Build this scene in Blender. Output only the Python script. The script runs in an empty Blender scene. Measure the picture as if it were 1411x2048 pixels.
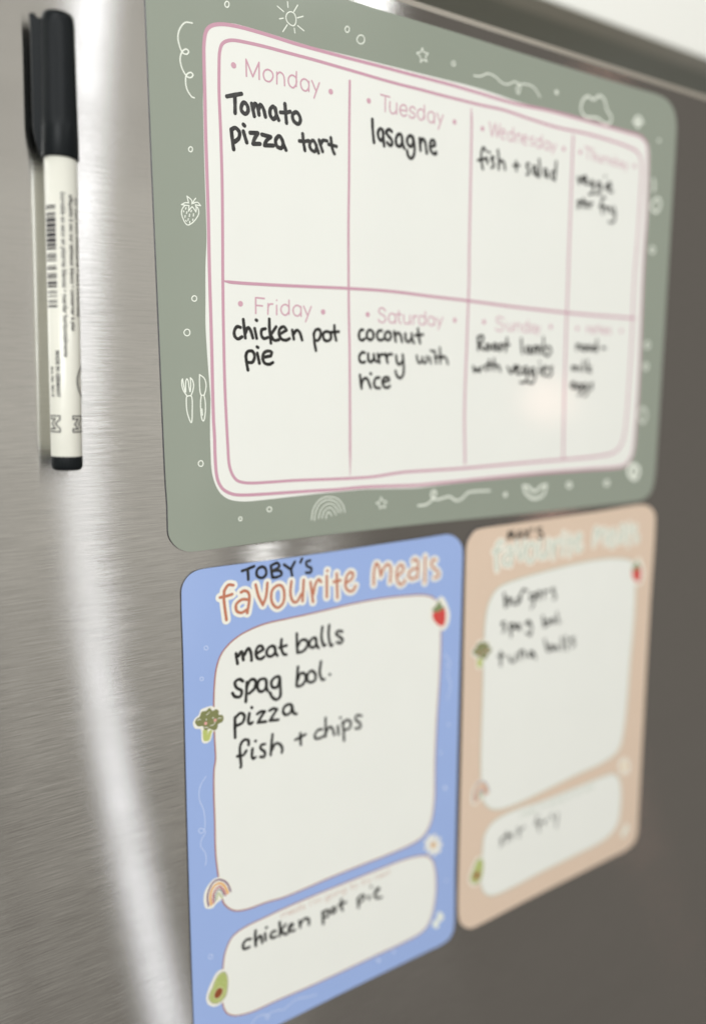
import bpy, bmesh, math, random
from mathutils import Vector, Matrix
from mathutils.geometry import tessellate_polygon
random.seed(7)
D = bpy.data
SC = bpy.context.scene
COL = SC.collection

# ---------------------------------------------------------------- camera
# The door front is the plane Y = 0; door coordinates are millimetres: x to the right, y up,
# z out of the door towards the room.  World = (x, -z, 1200 + y) in metres.
ROT = [[0.832496, 0.000212, 0.554030], [-0.088044, -0.987242, 0.132674], [0.546990, -0.159230, -0.821856]]
CAM = (-107.18, 64.85, 287.27)
FPX = 1615.0


def W(x, y, z=0.0):
    return Vector((x / 1000.0, -z / 1000.0, 1.2 + y / 1000.0))


cd = D.cameras.new('camera')
cam = D.objects.new('camera', cd)
COL.objects.link(cam)
rx, ry, rz = [Vector((r[0], -r[2], r[1])) for r in ROT]
m = Matrix((rx, -ry, -rz)).transposed().to_4x4()
m.translation = W(*CAM)
cam.matrix_world = m
cd.sensor_fit = 'VERTICAL'
cd.sensor_height = 24.0
cd.lens = FPX / 2048 * 24.0
cd.clip_start = 0.01
cd.clip_end = 50
cd.dof.use_dof = True
cd.dof.focus_distance = 0.296
cd.dof.aperture_fstop = 2.05
SC.camera = cam

# ---------------------------------------------------------------- world and lamps
w = D.worlds.new('World')
SC.world = w
w.use_nodes = True
w.node_tree.nodes['Background'].inputs[0].default_value = (0.80, 0.73, 0.66, 1)
w.node_tree.nodes['Background'].inputs[1].default_value = 0.245


def area(name, pos, look, sx, sy, radiance, col=(1, 1, 1)):
    l = D.lights.new(name, 'AREA')
    l.shape = 'RECTANGLE'
    l.size = sx
    l.size_y = sy
    l.energy = radiance * sx * sy * math.pi
    l.color = col
    o = D.objects.new(name, l)
    COL.objects.link(o)
    p = W(*pos)
    o.location = p
    d = (W(*look) - p).normalized()
    za = -d                                   # lamp emits along -Z; its long side stands in a plane x = const
    ya = za.cross(Vector((1, 0, 0))).normalized()
    if ya.z < 0:
        ya = -ya
    xa = ya.cross(za).normalized()
    o.rotation_euler = Matrix((xa, ya, za)).transposed().to_euler()
    return o


area('window_light', (600, 1050, 2000), (60, 60, 0), 0.07, 0.9, 5.0, (0.90, 0.92, 1.0))
area('low_streak_light', (542, -1300, 1800), (60, -100, 0), 0.07, 0.9, 3.2, (0.90, 0.92, 1.0))  # added lamp, no window there; continues the steel streak towards the bottom
area('ceiling_light', (1278, 1400, 1500), (90, 210, 0), 0.06, 0.6, 16, (0.97, 0.98, 1.0))
area('gap_streak_light', (1020, 1250, 1500), (60, 0, 0), 0.045, 0.35, 135, (0.97, 0.98, 1.0))  # added twin of the ceiling lamp, brightens the streak between the boards
wl_ = area('warm_lamp', (2050, 0, 1730), (150, 60, 0), 0.16, 0.16, 3.0, (1.0, 0.55, 0.45))
wl_.data.shape = 'DISK'
area('soft_fill_light', (-1200, 1250, 2200), (100, -100, 0), 1.3, 1.3, 11.8, (0.97, 0.99, 1.0))  # added unseen fill for the boards, kept outside the angles the steel reflects
area('left_fill_light', (-1900, 500, 1900), (150, 0, 0), 1.6, 1.8, 1.2, (0.95, 1.0, 1.0))  # added weak fill from the left, not a known window
area('steel_sheen_panel', (730, 450, 2600), (60, 60, 0), 0.85, 3.0, 0.55, (1.0, 0.98, 0.91))  # added soft panel, gives the left steel its pale reflection
area('dim_sheen_panel', (-200, 450, 2700), (60, 60, 0), 1.0, 3.0, 0.66, (1.0, 0.98, 0.91))  # added dimmer panel, not a window; tones the lower left steel
area('right_sheen_panel', (1300, 500, 2300), (60, 60, 0), 0.6, 1.8, 0.30, (1.0, 0.97, 0.92))  # added faint panel, carries the pale reflection further right across the steel

SC.view_settings.view_transform = 'Standard'
SC.view_settings.look = 'None'
SC.view_settings.exposure = 0.0
SC.view_settings.gamma = 1.0


# ---------------------------------------------------------------- materials
def s2l(c):
    return tuple(((v / 255.0 + 0.055) / 1.055) ** 2.4 if v > 10 else v / 255.0 / 12.92 for v in c) + (1.0,)


def mat(name, col, rough=0.45, metal=0.0, coat=0.0, var=0.03, scale=300.0, spec=0.5, bump=0.0):
    m = D.materials.new(name)
    m.use_nodes = True
    nt = m.node_tree
    b = nt.nodes['Principled BSDF']
    b.inputs['Roughness'].default_value = rough
    b.inputs['Metallic'].default_value = metal
    b.inputs['Coat Weight'].default_value = coat
    b.inputs['Coat Roughness'].default_value = 0.22
    b.inputs['Specular IOR Level'].default_value = spec
    tc = nt.nodes.new('ShaderNodeTexCoord')
    no = nt.nodes.new('ShaderNodeTexNoise')
    no.inputs['Scale'].default_value = scale
    no.inputs['Detail'].default_value = 4
    nt.links.new(tc.outputs['Object'], no.inputs['Vector'])
    mx = nt.nodes.new('ShaderNodeMix')
    mx.data_type = 'RGBA'
    c = col
    mx.inputs[6].default_value = tuple(min(1, v * (1 - var)) for v in c[:3]) + (1,)
    mx.inputs[7].default_value = tuple(min(1, v * (1 + var)) for v in c[:3]) + (1,)
    nt.links.new(no.outputs['Fac'], mx.inputs[0])
    nt.links.new(mx.outputs[2], b.inputs['Base Color'])
    if bump:
        bp = nt.nodes.new('ShaderNodeBump')
        bp.inputs['Strength'].default_value = bump
        bp.inputs['Distance'].default_value = 0.0002
        nt.links.new(no.outputs['Fac'], bp.inputs['Height'])
        nt.links.new(bp.outputs['Normal'], b.inputs['Normal'])
    return m


PR = dict(rough=0.10, spec=0.5, var=0.02, scale=40)
M_green = mat('printed_sage', (0.278, 0.308, 0.250, 1), **PR)
M_blue = mat('printed_blue', (0.315, 0.425, 0.715, 1), **PR)
M_peach = mat('printed_peach', (0.690, 0.540, 0.415, 1), **PR)
M_white = mat('whiteboard_film', (0.790, 0.795, 0.735, 1), **PR)
M_cream = mat('printed_cream', (0.82, 0.80, 0.70, 1), **PR)
M_doodle = mat('doodle_ink', (0.80, 0.83, 0.73, 1), **PR)
M_pink = mat('pink_ink', (0.560, 0.310, 0.385, 1), **PR)
M_pinktext = mat('pink_letters', (0.600, 0.350, 0.415, 1), **PR)
M_brown = mat('brown_ink', (0.400, 0.155, 0.110, 1), **PR)
M_terra = mat('terracotta_ink', (0.500, 0.190, 0.115, 1), **PR)
M_sage = mat('pale_sage_ink', (0.50, 0.56, 0.47, 1), **PR)
M_faint = mat('faint_brown_ink', (0.60, 0.44, 0.36, 1), **PR)
M_edge = mat('magnet_edge', (0.012, 0.010, 0.020, 1), rough=0.5)
M_hex = {}


def ink(name, rgb):
    if name not in M_hex:
        M_hex[name] = mat(name, rgb + (1,), **PR)
    return M_hex[name]


def marker_ink():
    m = D.materials.new('dry_wipe_ink')
    m.use_nodes = True
    nt = m.node_tree
    b = nt.nodes['Principled BSDF']
    b.inputs['Roughness'].default_value = 0.38
    tc = nt.nodes.new('ShaderNodeTexCoord')
    n1 = nt.nodes.new('ShaderNodeTexNoise')
    n1.inputs['Scale'].default_value = 420
    n1.inputs['Detail'].default_value = 5
    nt.links.new(tc.outputs['Object'], n1.inputs['Vector'])
    cr = nt.nodes.new('ShaderNodeValToRGB')
    cr.color_ramp.elements[0].position = 0.35
    cr.color_ramp.elements[0].color = (0.006, 0.006, 0.005, 1)
    cr.color_ramp.elements[1].position = 0.68
    cr.color_ramp.elements[1].color = (0.035, 0.034, 0.03, 1)
    nt.links.new(n1.outputs['Fac'], cr.inputs[0])
    nt.links.new(cr.outputs[0], b.inputs['Base Color'])
    return m


M_ink = marker_ink()


def brushed(name, base, rough, strength):
    m = D.materials.new(name)
    m.use_nodes = True
    nt = m.node_tree
    N = nt.nodes
    L = nt.links.new
    N.remove(N['Principled BSDF'])
    b = N.new('ShaderNodeBsdfAnisotropic')
    b.distribution = 'BECKMANN'
    b.inputs['Anisotropy'].default_value = 0.8
    b.inputs['Rotation'].default_value = 0.0
    L(b.outputs[0], N['Material Output'].inputs['Surface'])
    tg = N.new('ShaderNodeTangent')
    tg.direction_type = 'UV_MAP'
    tg.uv_map = 'UVMap'
    L(tg.outputs[0], b.inputs['Tangent'])
    tc = N.new('ShaderNodeTexCoord')
    mp = N.new('ShaderNodeMapping')
    mp.inputs['Scale'].default_value = (60, 60, 2000)
    mp.inputs['Rotation'].default_value = (0, math.radians(0.6), 0)
    L(tc.outputs['Object'], mp.inputs['Vector'])
    n1 = N.new('ShaderNodeTexNoise')
    n1.inputs['Scale'].default_value = 1.0
    n1.inputs['Detail'].default_value = 6
    n1.inputs['Roughness'].default_value = 0.7
    L(mp.outputs[0], n1.inputs['Vector'])
    mp2 = N.new('ShaderNodeMapping')
    mp2.inputs['Scale'].default_value = (3, 3, 30)
    L(tc.outputs['Object'], mp2.inputs['Vector'])
    n2 = N.new('ShaderNodeTexNoise')
    n2.inputs['Scale'].default_value = 1.0
    n2.inputs['Detail'].default_value = 3
    L(mp2.outputs[0], n2.inputs['Vector'])
    mx = N.new('ShaderNodeMix')
    mx.data_type = 'RGBA'
    mx.inputs[6].default_value = tuple(v * 0.87 for v in base) + (1,)
    mx.inputs[7].default_value = tuple(min(1, v * 1.11) for v in base) + (1,)
    L(n1.outputs['Fac'], mx.inputs[0])
    L(mx.outputs[2], b.inputs['Color'])
    mr = N.new('ShaderNodeMapRange')
    mr.inputs[1].default_value = 0.3
    mr.inputs[2].default_value = 0.7
    mr.inputs[3].default_value = rough * 0.9
    mr.inputs[4].default_value = rough * 1.12
    L(n2.outputs['Fac'], mr.inputs[0])
    L(mr.outputs[0], b.inputs['Roughness'])
    # every brushed groove tilts the surface a little up or down: normal = N + Z * groove
    mp3 = N.new('ShaderNodeMapping')
    mp3.inputs['Scale'].default_value = (160, 160, 7000)
    mp3.inputs['Rotation'].default_value = (0, math.radians(-0.8), 0)
    L(tc.outputs['Object'], mp3.inputs['Vector'])
    n3 = N.new('ShaderNodeTexNoise')
    n3.inputs['Scale'].default_value = 1.0
    n3.inputs['Detail'].default_value = 2
    n3.inputs['Roughness'].default_value = 0.6
    L(mp3.outputs[0], n3.inputs['Vector'])
    ad = N.new('ShaderNodeMath')
    ad.operation = 'MULTIPLY_ADD'
    L(n1.outputs['Fac'], ad.inputs[0])
    ad.inputs[1].default_value = 1.8
    hf = N.new('ShaderNodeMath')
    hf.operation = 'MULTIPLY'
    hf.inputs[1].default_value = 0.5
    L(n3.outputs['Fac'], hf.inputs[0])
    L(hf.outputs[0], ad.inputs[2])
    sb = N.new('ShaderNodeMath')
    sb.operation = 'SUBTRACT'
    sb.inputs[1].default_value = 1.15
    L(ad.outputs[0], sb.inputs[0])
    ml = N.new('ShaderNodeMath')
    ml.operation = 'MULTIPLY'
    ml.inputs[1].default_value = strength
    L(sb.outputs[0], ml.inputs[0])
    cx = N.new('ShaderNodeCombineXYZ')
    L(ml.outputs[0], cx.inputs[2])
    ge = N.new('ShaderNodeNewGeometry')
    va = N.new('ShaderNodeVectorMath')
    L(ge.outputs['Normal'], va.inputs[0])
    L(cx.outputs[0], va.inputs[1])
    vn = N.new('ShaderNodeVectorMath')
    vn.operation = 'NORMALIZE'
    L(va.outputs[0], vn.inputs[0])
    L(vn.outputs[0], b.inputs['Normal'])
    return m


M_steel = brushed('brushed_stainless_steel', (0.625, 0.618, 0.590), 0.235, 0.25)
M_dark = mat('black_gasket', (0.012, 0.012, 0.012, 1), rough=0.5)
M_trim = mat('grey_beige_plastic', (0.30, 0.27, 0.22, 1), rough=0.45)
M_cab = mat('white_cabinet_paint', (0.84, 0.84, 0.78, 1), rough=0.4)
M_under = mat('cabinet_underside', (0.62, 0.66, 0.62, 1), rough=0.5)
M_cap = mat('black_cap_plastic', (0.009, 0.011, 0.012, 1), rough=0.40, scale=900, var=0.1, bump=0.05, spec=0.12)
M_barrel = mat('white_barrel_plastic', (0.74, 0.73, 0.64, 1), rough=0.3)
M_ptxt = mat('printed_black_lettering', (0.045, 0.04, 0.045, 1), rough=0.4)


# ---------------------------------------------------------------- object helpers
def empty(name, loc, label=None, cat=None, group=None):
    o = D.objects.new(name, None)
    COL.objects.link(o)
    o.empty_display_size = 0.02
    o.location = loc
    if label:
        o['label'] = label
    if cat:
        o['category'] = cat
    if group:
        o['group'] = group
    return o


def top_of(o):
    v = Vector((0, 0, 0))
    while o is not None:
        v = v + o.location
        o = o.parent
    return v


def obj(name, bm, m, parent=None, label=None, smooth=False):
    """link bmesh (world coordinates) as one object under parent"""
    me = D.meshes.new(name)
    if parent is not None:
        off = top_of(parent)
        bmesh.ops.translate(bm, verts=bm.verts, vec=-off)
    bm.to_mesh(me)
    bm.free()
    ms = m if isinstance(m, (list, tuple)) else [m]
    for k in ms:
        me.materials.append(k)
    if smooth:
        for p in me.polygons:
            p.use_smooth = True
    o = D.objects.new(name, me)
    COL.objects.link(o)
    if parent is not None:
        o.parent = parent
    if label:
        o['label'] = label
    return o


def on_door(px, py, z=0.0):
    """point of the photograph -> door coordinates (mm) on the plane z mm in front of the door"""
    d = [ROT[0][i] * (px - 705.5) / FPX + ROT[1][i] * (py - 1024) / FPX + ROT[2][i] for i in range(3)]
    k = (z - CAM[2]) / d[2]
    return (CAM[0] + k * d[0], CAM[1] + k * d[1])


def cat_rom(pts, closed=False, seg=5):
    n = len(pts)
    if n < 3:
        return list(pts)
    out = []
    rng = n if closed else n - 1
    for i in range(rng):
        if closed:
            a, b, c, d = pts[(i - 1) % n], pts[i], pts[(i + 1) % n], pts[(i + 2) % n]
        else:
            a, b, c, d = pts[max(i - 1, 0)], pts[i], pts[i + 1], pts[min(i + 2, n - 1)]
        # centripetal-ish: damp tangents at long/short joins
        lbc = math.hypot(c[0] - b[0], c[1] - b[1]) + 1e-9
        lab = math.hypot(b[0] - a[0], b[1] - a[1]) + 1e-9
        lcd = math.hypot(d[0] - c[0], d[1] - c[1]) + 1e-9
        tb = [(c[j] - a[j]) / (lab + lbc) * lbc for j in (0, 1)]
        tc = [(d[j] - b[j]) / (lbc + lcd) * lbc for j in (0, 1)]
        for k in range(seg):
            t = k / seg
            h1 = 2 * t ** 3 - 3 * t ** 2 + 1
            h2 = t ** 3 - 2 * t ** 2 + t
            h3 = -2 * t ** 3 + 3 * t ** 2
            h4 = t ** 3 - t ** 2
            out.append(tuple(h1 * b[j] + h2 * tb[j] + h3 * c[j] + h4 * tc[j] for j in (0, 1)))
    if not closed:
        out.append(tuple(pts[-1]))
    return out


DZ = [0.0]


def ribbon(bm, pts, width, z, closed=False, taper=None, jit=0.0):
    """flat stroke with round ends; pts in door mm, z mm.  each segment sits a hair higher than the last"""
    n = len(pts)
    if n == 0:
        return
    h = width / 2
    z0 = z + DZ[0]
    DZ[0] = (DZ[0] + 0.0021) % 0.02
    st = 0.00006

    def disc(c, r, zz):
        vs = [bm.verts.new(W(c[0] + r * math.cos(a * math.pi / 7), c[1] + r * math.sin(a * math.pi / 7), zz)) for a in range(14)]
        bm.faces.new(vs)
    if n == 1:
        disc(pts[0], h, z0)
        return
    L, R_ = [], []
    ph = random.uniform(0, 6.28)
    for i in range(n):
        if closed:
            a, b = pts[(i - 1) % n], pts[(i + 1) % n]
        else:
            a, b = pts[max(i - 1, 0)], pts[min(i + 1, n - 1)]
        tx, ty = b[0] - a[0], b[1] - a[1]
        l = math.hypot(tx, ty) or 1
        tx, ty = tx / l, ty / l
        hh = h
        if taper:
            hh = h * taper(i / (n - 1))
        if jit:
            hh *= 1 + jit * math.sin(ph + i * 0.7) + jit * 0.6 * math.sin(2.3 * ph + i * 1.9)
        zz = z0 + i * st
        L.append(W(pts[i][0] - ty * hh, pts[i][1] + tx * hh, zz))
        R_.append(W(pts[i][0] + ty * hh, pts[i][1] - tx * hh, zz))
    rng = n if closed else n - 1
    for i in range(rng):
        j = (i + 1) % n
        k = Vector((0, -st * i / 1000, 0))
        vs = [bm.verts.new(p) for p in (R_[i], R_[j], L[j], L[i])]
        bm.faces.new(vs)
    if not closed:
        e0 = h * (taper(0) if taper else 1)
        e1 = h * (taper(1) if taper else 1)
        disc(pts[0], e0, z0 - 0.0008)
        disc(pts[-1], e1, z0 + n * st + 0.0008)


def fill(bm, pts, z):
    co = [Vector((p[0], p[1], 0)) for p in pts]
    vs = [bm.verts.new(W(p[0], p[1], z)) for p in pts]
    for t in tessellate_polygon([co]):
        try:
            bm.faces.new([vs[i] for i in t])
        except ValueError:
            pass
    bmesh.ops.recalc_face_normals(bm, faces=bm.faces)
    bm.faces.ensure_lookup_table()
    bm.normal_update()
    if bm.faces and bm.faces[0].normal.y > 0:
        bmesh.ops.reverse_faces(bm, faces=bm.faces)


def parse(s, t=(0, 0, 1.0), z=0.0, shift=(0, 0)):
    """'x,y x,y | x,y ...' in a view with origin (ox, oy) and scale -> strokes in door mm"""
    res = []
    for part in s.split('|'):
        pts = []
        for q in part.split():
            x, y = q.split(',')
            p = on_door(t[0] + float(x) / t[2], t[1] + float(y) / t[2], z)
            pts.append((p[0] + shift[0], p[1] + shift[1]))
        if pts:
            res.append(pts)
    return res


ZF = 0.8          # board front above the door, mm
Z_AREA, Z_LINE, Z_TEXT, Z_INK = ZF + 0.03, ZF + 0.06, ZF + 0.09, ZF + 0.14


def strokes(name, s, t, width, m, parent, z=Z_INK, closed=False, label=None, shift=(0, 0), seg=5, jit=0.0, taper=None):
    bm = bmesh.new()
    for pts in parse(s, t, ZF, shift):
        c = closed or (len(pts) > 3 and pts[0] == pts[-1])
        if c and pts[0] == pts[-1]:
            pts = pts[:-1]
        p = cat_rom(pts, c, seg) if len(pts) > 1 else pts
        ribbon(bm, p, width, z, c, taper, jit)
    return obj(name, bm, m, parent, label)


def patch(name, s, t, m, parent, z, label=None, shift=(0, 0), seg=5):
    bm = bmesh.new()
    for pts in parse(s, t, ZF, shift):
        fill(bm, cat_rom(pts, True, seg), z)
    return obj(name, bm, m, parent, label)


def slab(name, outline, thick, m_front, m_side, parent):
    bm = bmesh.new()
    co = [Vector((p[0], p[1], 0)) for p in outline]
    f = [bm.verts.new(W(p[0], p[1], thick)) for p in outline]
    k = [bm.verts.new(W(p[0], p[1], 0.05)) for p in outline]
    tris = tessellate_polygon([co])
    for t in tris:
        bm.faces.new([f[i] for i in t])
        bm.faces.new([k[i] for i in reversed(t)])
    n = len(outline)
    for i in range(n):
        j = (i + 1) % n
        fc = bm.faces.new([f[i], k[i], k[j], f[j]])
        fc.material_index = 1
    bmesh.ops.recalc_face_normals(bm, faces=bm.faces)
    return obj(name, bm, [m_front, m_side], parent)


def box(bm, x0, x1, y0, y1, z0, z1, bev=0.0, seg=3):
    r = bmesh.ops.create_cube(bm, size=1.0)
    vs = r['verts']
    for v in vs:
        c = v.co.copy()
        v.co = W(x0 + (c.x + 0.5) * (x1 - x0), y0 + (c.z + 0.5) * (y1 - y0), z1 + (c.y + 0.5) * (z0 - z1))
    if bev:
        es = list({e for v in vs for e in v.link_edges})
        bmesh.ops.bevel(bm, geom=es, offset=bev / 1000, segments=seg, affect='EDGES', profile=0.6)


# ---------------------------------------------------------------- the refrigerator and what is above it
DOOR_TOP = 218.0
fr = empty('refrigerator', W(0, -900, 0), 'brushed stainless steel refrigerator door carrying the marker and three magnetic boards', 'refrigerator')
bm = bmesh.new()
box(bm, -420, 470, -900, DOOR_TOP, -55, 0, 1.1, 4)
uv = bm.loops.layers.uv.new('UVMap')
for f in bm.faces:
    for l in f.loops:
        l[uv].uv = (l.vert.co.x + 0.3 * l.vert.co.y, l.vert.co.z + 0.6 * l.vert.co.y)
door = obj('door_panel', bm, M_steel, fr, smooth=False)
bm = bmesh.new()
box(bm, -418, 468, DOOR_TOP - 6, DOOR_TOP + 0.9, -9, -2.2, 0.3, 2)
obj('door_gasket', bm, M_dark, fr)
bm = bmesh.new()
box(bm, -418, 468, DOOR_TOP - 6, DOOR_TOP + 3.9, -22, -3.4, 0.8, 3)
obj('top_trim', bm, M_trim, fr)
bm = bmesh.new()
box(bm, -415, 465, -890, DOOR_TOP + 2, -620, -60, 2, 2)
obj('cabinet_body', bm, M_trim, fr)
bm = bmesh.new()
box(bm, 338, 430, DOOR_TOP + 3, DOOR_TOP + 21, -70, -34, 8, 5)
obj('hinge_cap', bm, M_trim, fr)
bm = bmesh.new()
box(bm, 262, 450, DOOR_TOP + 3, DOOR_TOP + 10.5, -60, -26, 4, 5)
obj('hinge_cover', bm, M_trim, fr)

cb = empty('wall_cupboard', W(0, 311, -120), 'plain white cupboard hung above the refrigerator, out of focus', 'cupboard')
bm = bmesh.new()
box(bm, -700, 1500, 326, 1200, -520, -140, 1, 2)
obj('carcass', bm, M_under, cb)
bm = bmesh.new()
box(bm, -700, 1500, 311, 1200, -139.5, -120, 1.5, 3)
obj('cupboard_door', bm, M_cab, cb)
wl = bmesh.new()
box(wl, -2500, 3500, -1200, 2500, -760, -640)
wo = obj('wall', wl, mat('painted_wall', (0.33, 0.34, 0.30, 1), rough=0.8))
wo['kind'] = 'structure'


# ---------------------------------------------------------------- boards
def xy(s):
    return [tuple(float(v) for v in q.split(',')) for q in s.split()]


def outline_mm(s, shift=(0, 0), seg=4):
    return cat_rom([tuple(a + b for a, b in zip(on_door(x, y, ZF), shift)) for x, y in xy(s)], True, seg)


PX = (0, 0, 1.0)
G = empty('magnetic_meal_planner', W(0, 0, 0), 'large sage green landscape meal planner with a white weekly grid and pink lines', 'meal planner')
G.location = W(15, 5, 0)
slab('panel', outline_mm(
    '383,1103.3 470,1092 560,1080.8 670,1067.5 780,1055 899,1042 1020,1030 1200,1011 1262,1004 1285,999 1300,985 1307,962 '
    '1312,905 1325,699 1340,455 1351,270 1351,242 1345,217 1331,198 1308,187 1280,179 1178,148.4 1060,112 917,66.8 845,45 700,1 '
    '560,-43 430,-82 340,-110 305,-116 290,-105 286,-80 288,-40 291,0 298,170 305,340 318,645 331,950 335,1010 336,1045 338,1072 349,1090 364,1100'),
    ZF, M_green, M_edge, G)
patch('writing_area',
      '409,100 415,62 430,50 455,46 480,50 545,69 592,84 638,97 720,117 780,132 820,142 880,157 940,172 985,186 1030,202 1060,211 '
      '1148,233 1201,249 1254,263 1282,273 1294,288 1297,310 1294,428 1289,500 1286,560 1278,760 1272,850 1266,908 1253,930 1236,937 '
      '1177,941 1097,947 1018,955 939,963 879,970 831,976 780,977.5 730,978.5 692,982 639,987 586,993 525,1000 490,1003 462,1000 '
      '444,990 432,972 424,945 421,900 420,850 421,800 419,772 414,704 411,650 411,600 411,533 413,480 412,431 409,340 407,260 406,187',
      PX, M_white, G, Z_AREA)
strokes('outer_border',
        '408,125 408,87 412.5,62 423,51.5 442,48.5 467,51.5 498,59 545,73 592,88 638.6,101 685,113.5 720,122.5 780,138 819,148.5 858,158.5 '
        '898,169 938,180.5 960,187 1006,201 1041,210 1095,221 1148,235 1201,250 1254,265 1279,273 1291.5,287 1294,310 1293,357 1291,428 1287,500 '
        '1284,560 1280,660 1276,760 1270,850 1264,905 1252,927 1236,934 1177,938.5 1097,944.5 1018,952 939,960 879,966 831,970.5 780,972 '
        '727,974 674,979 621,982 568,985.5 515,989 479,990 461,987 444,976.5 434,955 430,911 429,875 427,841 425,772 423.5,704 421.5,636 '
        '418.5,533 416.5,431 413.5,340 411,260 409.5,187', PX, 1.30, M_pink, G, Z_LINE, closed=True, seg=4)
strokes('inner_border',
        '438,125 439,105 443,90 451,83 464,80.5 483,83 530,93.5 576,106 623,118.5 670,132 720,146.5 759,158 799,169 839,179 878,189.5 918,199.5 960,210 '
        '1006,220 1059,238 1112,254.5 1166,266 1219,281 1254,293.5 1273,304 1281,322 1281,357 1277,428 1272,500 1267,560 1262,680 1257,760 1250,850 '
        '1243,885 1230,903 1197,912 1137,918 1077,923 998,930 919,937 839,942 800,945 745,953.5 692,957 639,959 586,961 532,964.7 497,966 476,962 465,950 '
        '458,928 455.5,893 453.5,858 449.5,772 447,670 445.5,567 445,465 444,362 441,260 438,187', PX, 1.20, M_pink, G, Z_LINE, closed=True, seg=4)
strokes('column_divider', '698.9,162 698,250 697.5,350 696.3,450 696.5,540 697,620 698.5,700 699.3,820 699.6,900 699.9,951', PX, 1.05, M_pink, G, Z_LINE + 0.02,
        taper=lambda t: min(1, (1 - t) * 7 + 0.25))
strokes('column_divider', '941.6,216 942.3,249 940.4,350 937.5,500 937,560 932.6,690 928,821 929,927', PX, 1.05, M_pink, G, Z_LINE + 0.02,
        taper=lambda t: min(1, t * 9 + 0.35))
strokes('column_divider', '1145,272 1141,385 1136.7,500 1134.8,560 1130,690 1126.6,821 1125,915', PX, 1.2, M_pink, G, Z_LINE + 0.02)
strokes('row_divider', '447.7,562 465,564.8 536,569.4 607,572.8 695.8,576.8 784,583 855,592 939,602 1030,614 1128,625 1193,631 1268,636.6', PX, 1.20, M_pink, G, Z_LINE + 0.045,
        taper=lambda t: min(1, t * 9 + 0.45))

Z1 = (440, 110, 5.644)
Z2 = (720, 170, 6.719)
Z3 = (940, 230, 7.055)
Z4 = (450, 580, 5.879)
Z5 = (700, 600, 6.135)
Z6 = (930, 620, 4.409)
Z7 = (1130, 280, 8.819)
HW = 0.62
HD = dict(width=HW, m=M_pinktext, parent=G, z=Z_TEXT)


def heading(s, t, dots, label):
    bm = bmesh.new()
    for pts in parse(s, t, ZF):
        c = len(pts) > 3 and pts[0] == pts[-1]
        if c:
            pts = pts[:-1]
        ribbon(bm, cat_rom(pts, c, 4), HW, Z_TEXT, c)
    for pts in parse(dots, t, ZF):
        ribbon(bm, pts, 2.15 if label != 'notes' else 1.9, Z_TEXT)
    return obj('day_heading', bm, M_pinktext, G, label)


heading('292,50 297,240 | 292,50 332,150 | 332,150 368,245 | 368,245 438,85 | 438,85 441,275 | 541,165 585,195 595,250 560,300 510,285 488,230 500,180 541,165 |'
        '640,195 640,325 | 640,225 670,195 705,215 722,260 727,345 | 815,228 855,260 860,320 825,370 785,345 768,290 780,245 815,228 | 860,190 858,355 |'
        '950,270 990,300 1000,360 970,405 930,390 908,335 915,290 950,270 | 1000,300 1000,410 | 1033,290 1078,400 | 1118,315 1058,485', Z1, '152,117 | 1247,415', 'pink printed heading Monday')
heading('272,128 395,162 | 335,148 333,358 | 398,225 395,330 420,380 455,380 485,345 | 487,245 487,390 | 535,335 625,350 | 625,350 615,295 580,265 540,290 530,345 550,395 585,420 620,400 |'
        '735,325 710,295 675,300 662,335 690,365 725,390 730,425 705,445 670,435 655,410 | 815,325 850,355 855,415 825,470 790,455 765,400 775,345 815,325 | 860,275 858,460 |'
        '950,360 990,390 995,445 965,505 925,490 903,435 912,380 950,360 | 990,390 992,515 | 1028,380 1072,500 | 1110,405 1045,595', Z2, '113,213 | 1263,497', 'pink printed heading Tuesday')
heading('265,100 303,300 | 303,300 345,120 | 345,120 378,315 | 378,315 415,130 | 430,255 490,265 | 490,265 475,205 440,205 425,260 445,330 480,340 | 565,240 595,270 598,330 570,370 535,345 525,290 540,250 565,240 | 602,180 602,365 |'
        '645,265 640,385 | 645,300 675,265 705,285 708,395 | 735,340 795,350 | 795,350 785,295 750,290 735,345 755,405 790,415 | 890,320 850,315 845,350 885,380 885,425 845,420 |'
        '965,340 995,365 998,420 970,465 935,445 925,390 940,350 965,340 | 1005,290 1005,460 | 1080,375 1110,400 1112,450 1085,490 1055,475 1045,425 1055,385 1080,375 | 1113,395 1115,495 | 1140,400 1170,485 | 1210,410 1150,545',
        Z3, '168,192 | 1313,477', 'pink printed heading Wednesday')
heading('335,115 455,165 | 395,140 390,330 | 480,150 478,355 | 478,280 505,255 530,280 532,375 | 565,270 565,340 590,380 620,365 | 625,285 628,395 | 665,300 662,400 | 665,330 690,305 715,310 |'
        '780,340 750,325 740,350 775,375 775,415 740,405 | 850,350 880,375 880,420 855,450 825,430 820,385 850,350 | 885,290 885,450 | 960,380 990,405 990,450 965,475 935,455 932,405 960,380 | 995,395 997,485 | 1030,405 1055,480 | 1090,420 1040,550',
        Z7, '258,215 | 1215,460', 'pink printed heading Thursday')
heading('358,90 360,275 | 358,90 460,100 | 358,180 438,187 | 505,160 502,285 | 503,205 525,168 560,165 | 605,180 605,290 | 604,120 606,121 | 705,170 745,195 750,245 715,295 675,280 655,235 668,190 705,170 | 750,120 750,285 |'
        '845,180 885,205 890,260 855,305 815,290 797,245 810,200 845,180 | 890,195 892,310 | 922,190 963,290 | 1010,195 945,372', Z4, '180,162 | 1150,258', 'pink printed heading Friday')
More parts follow.
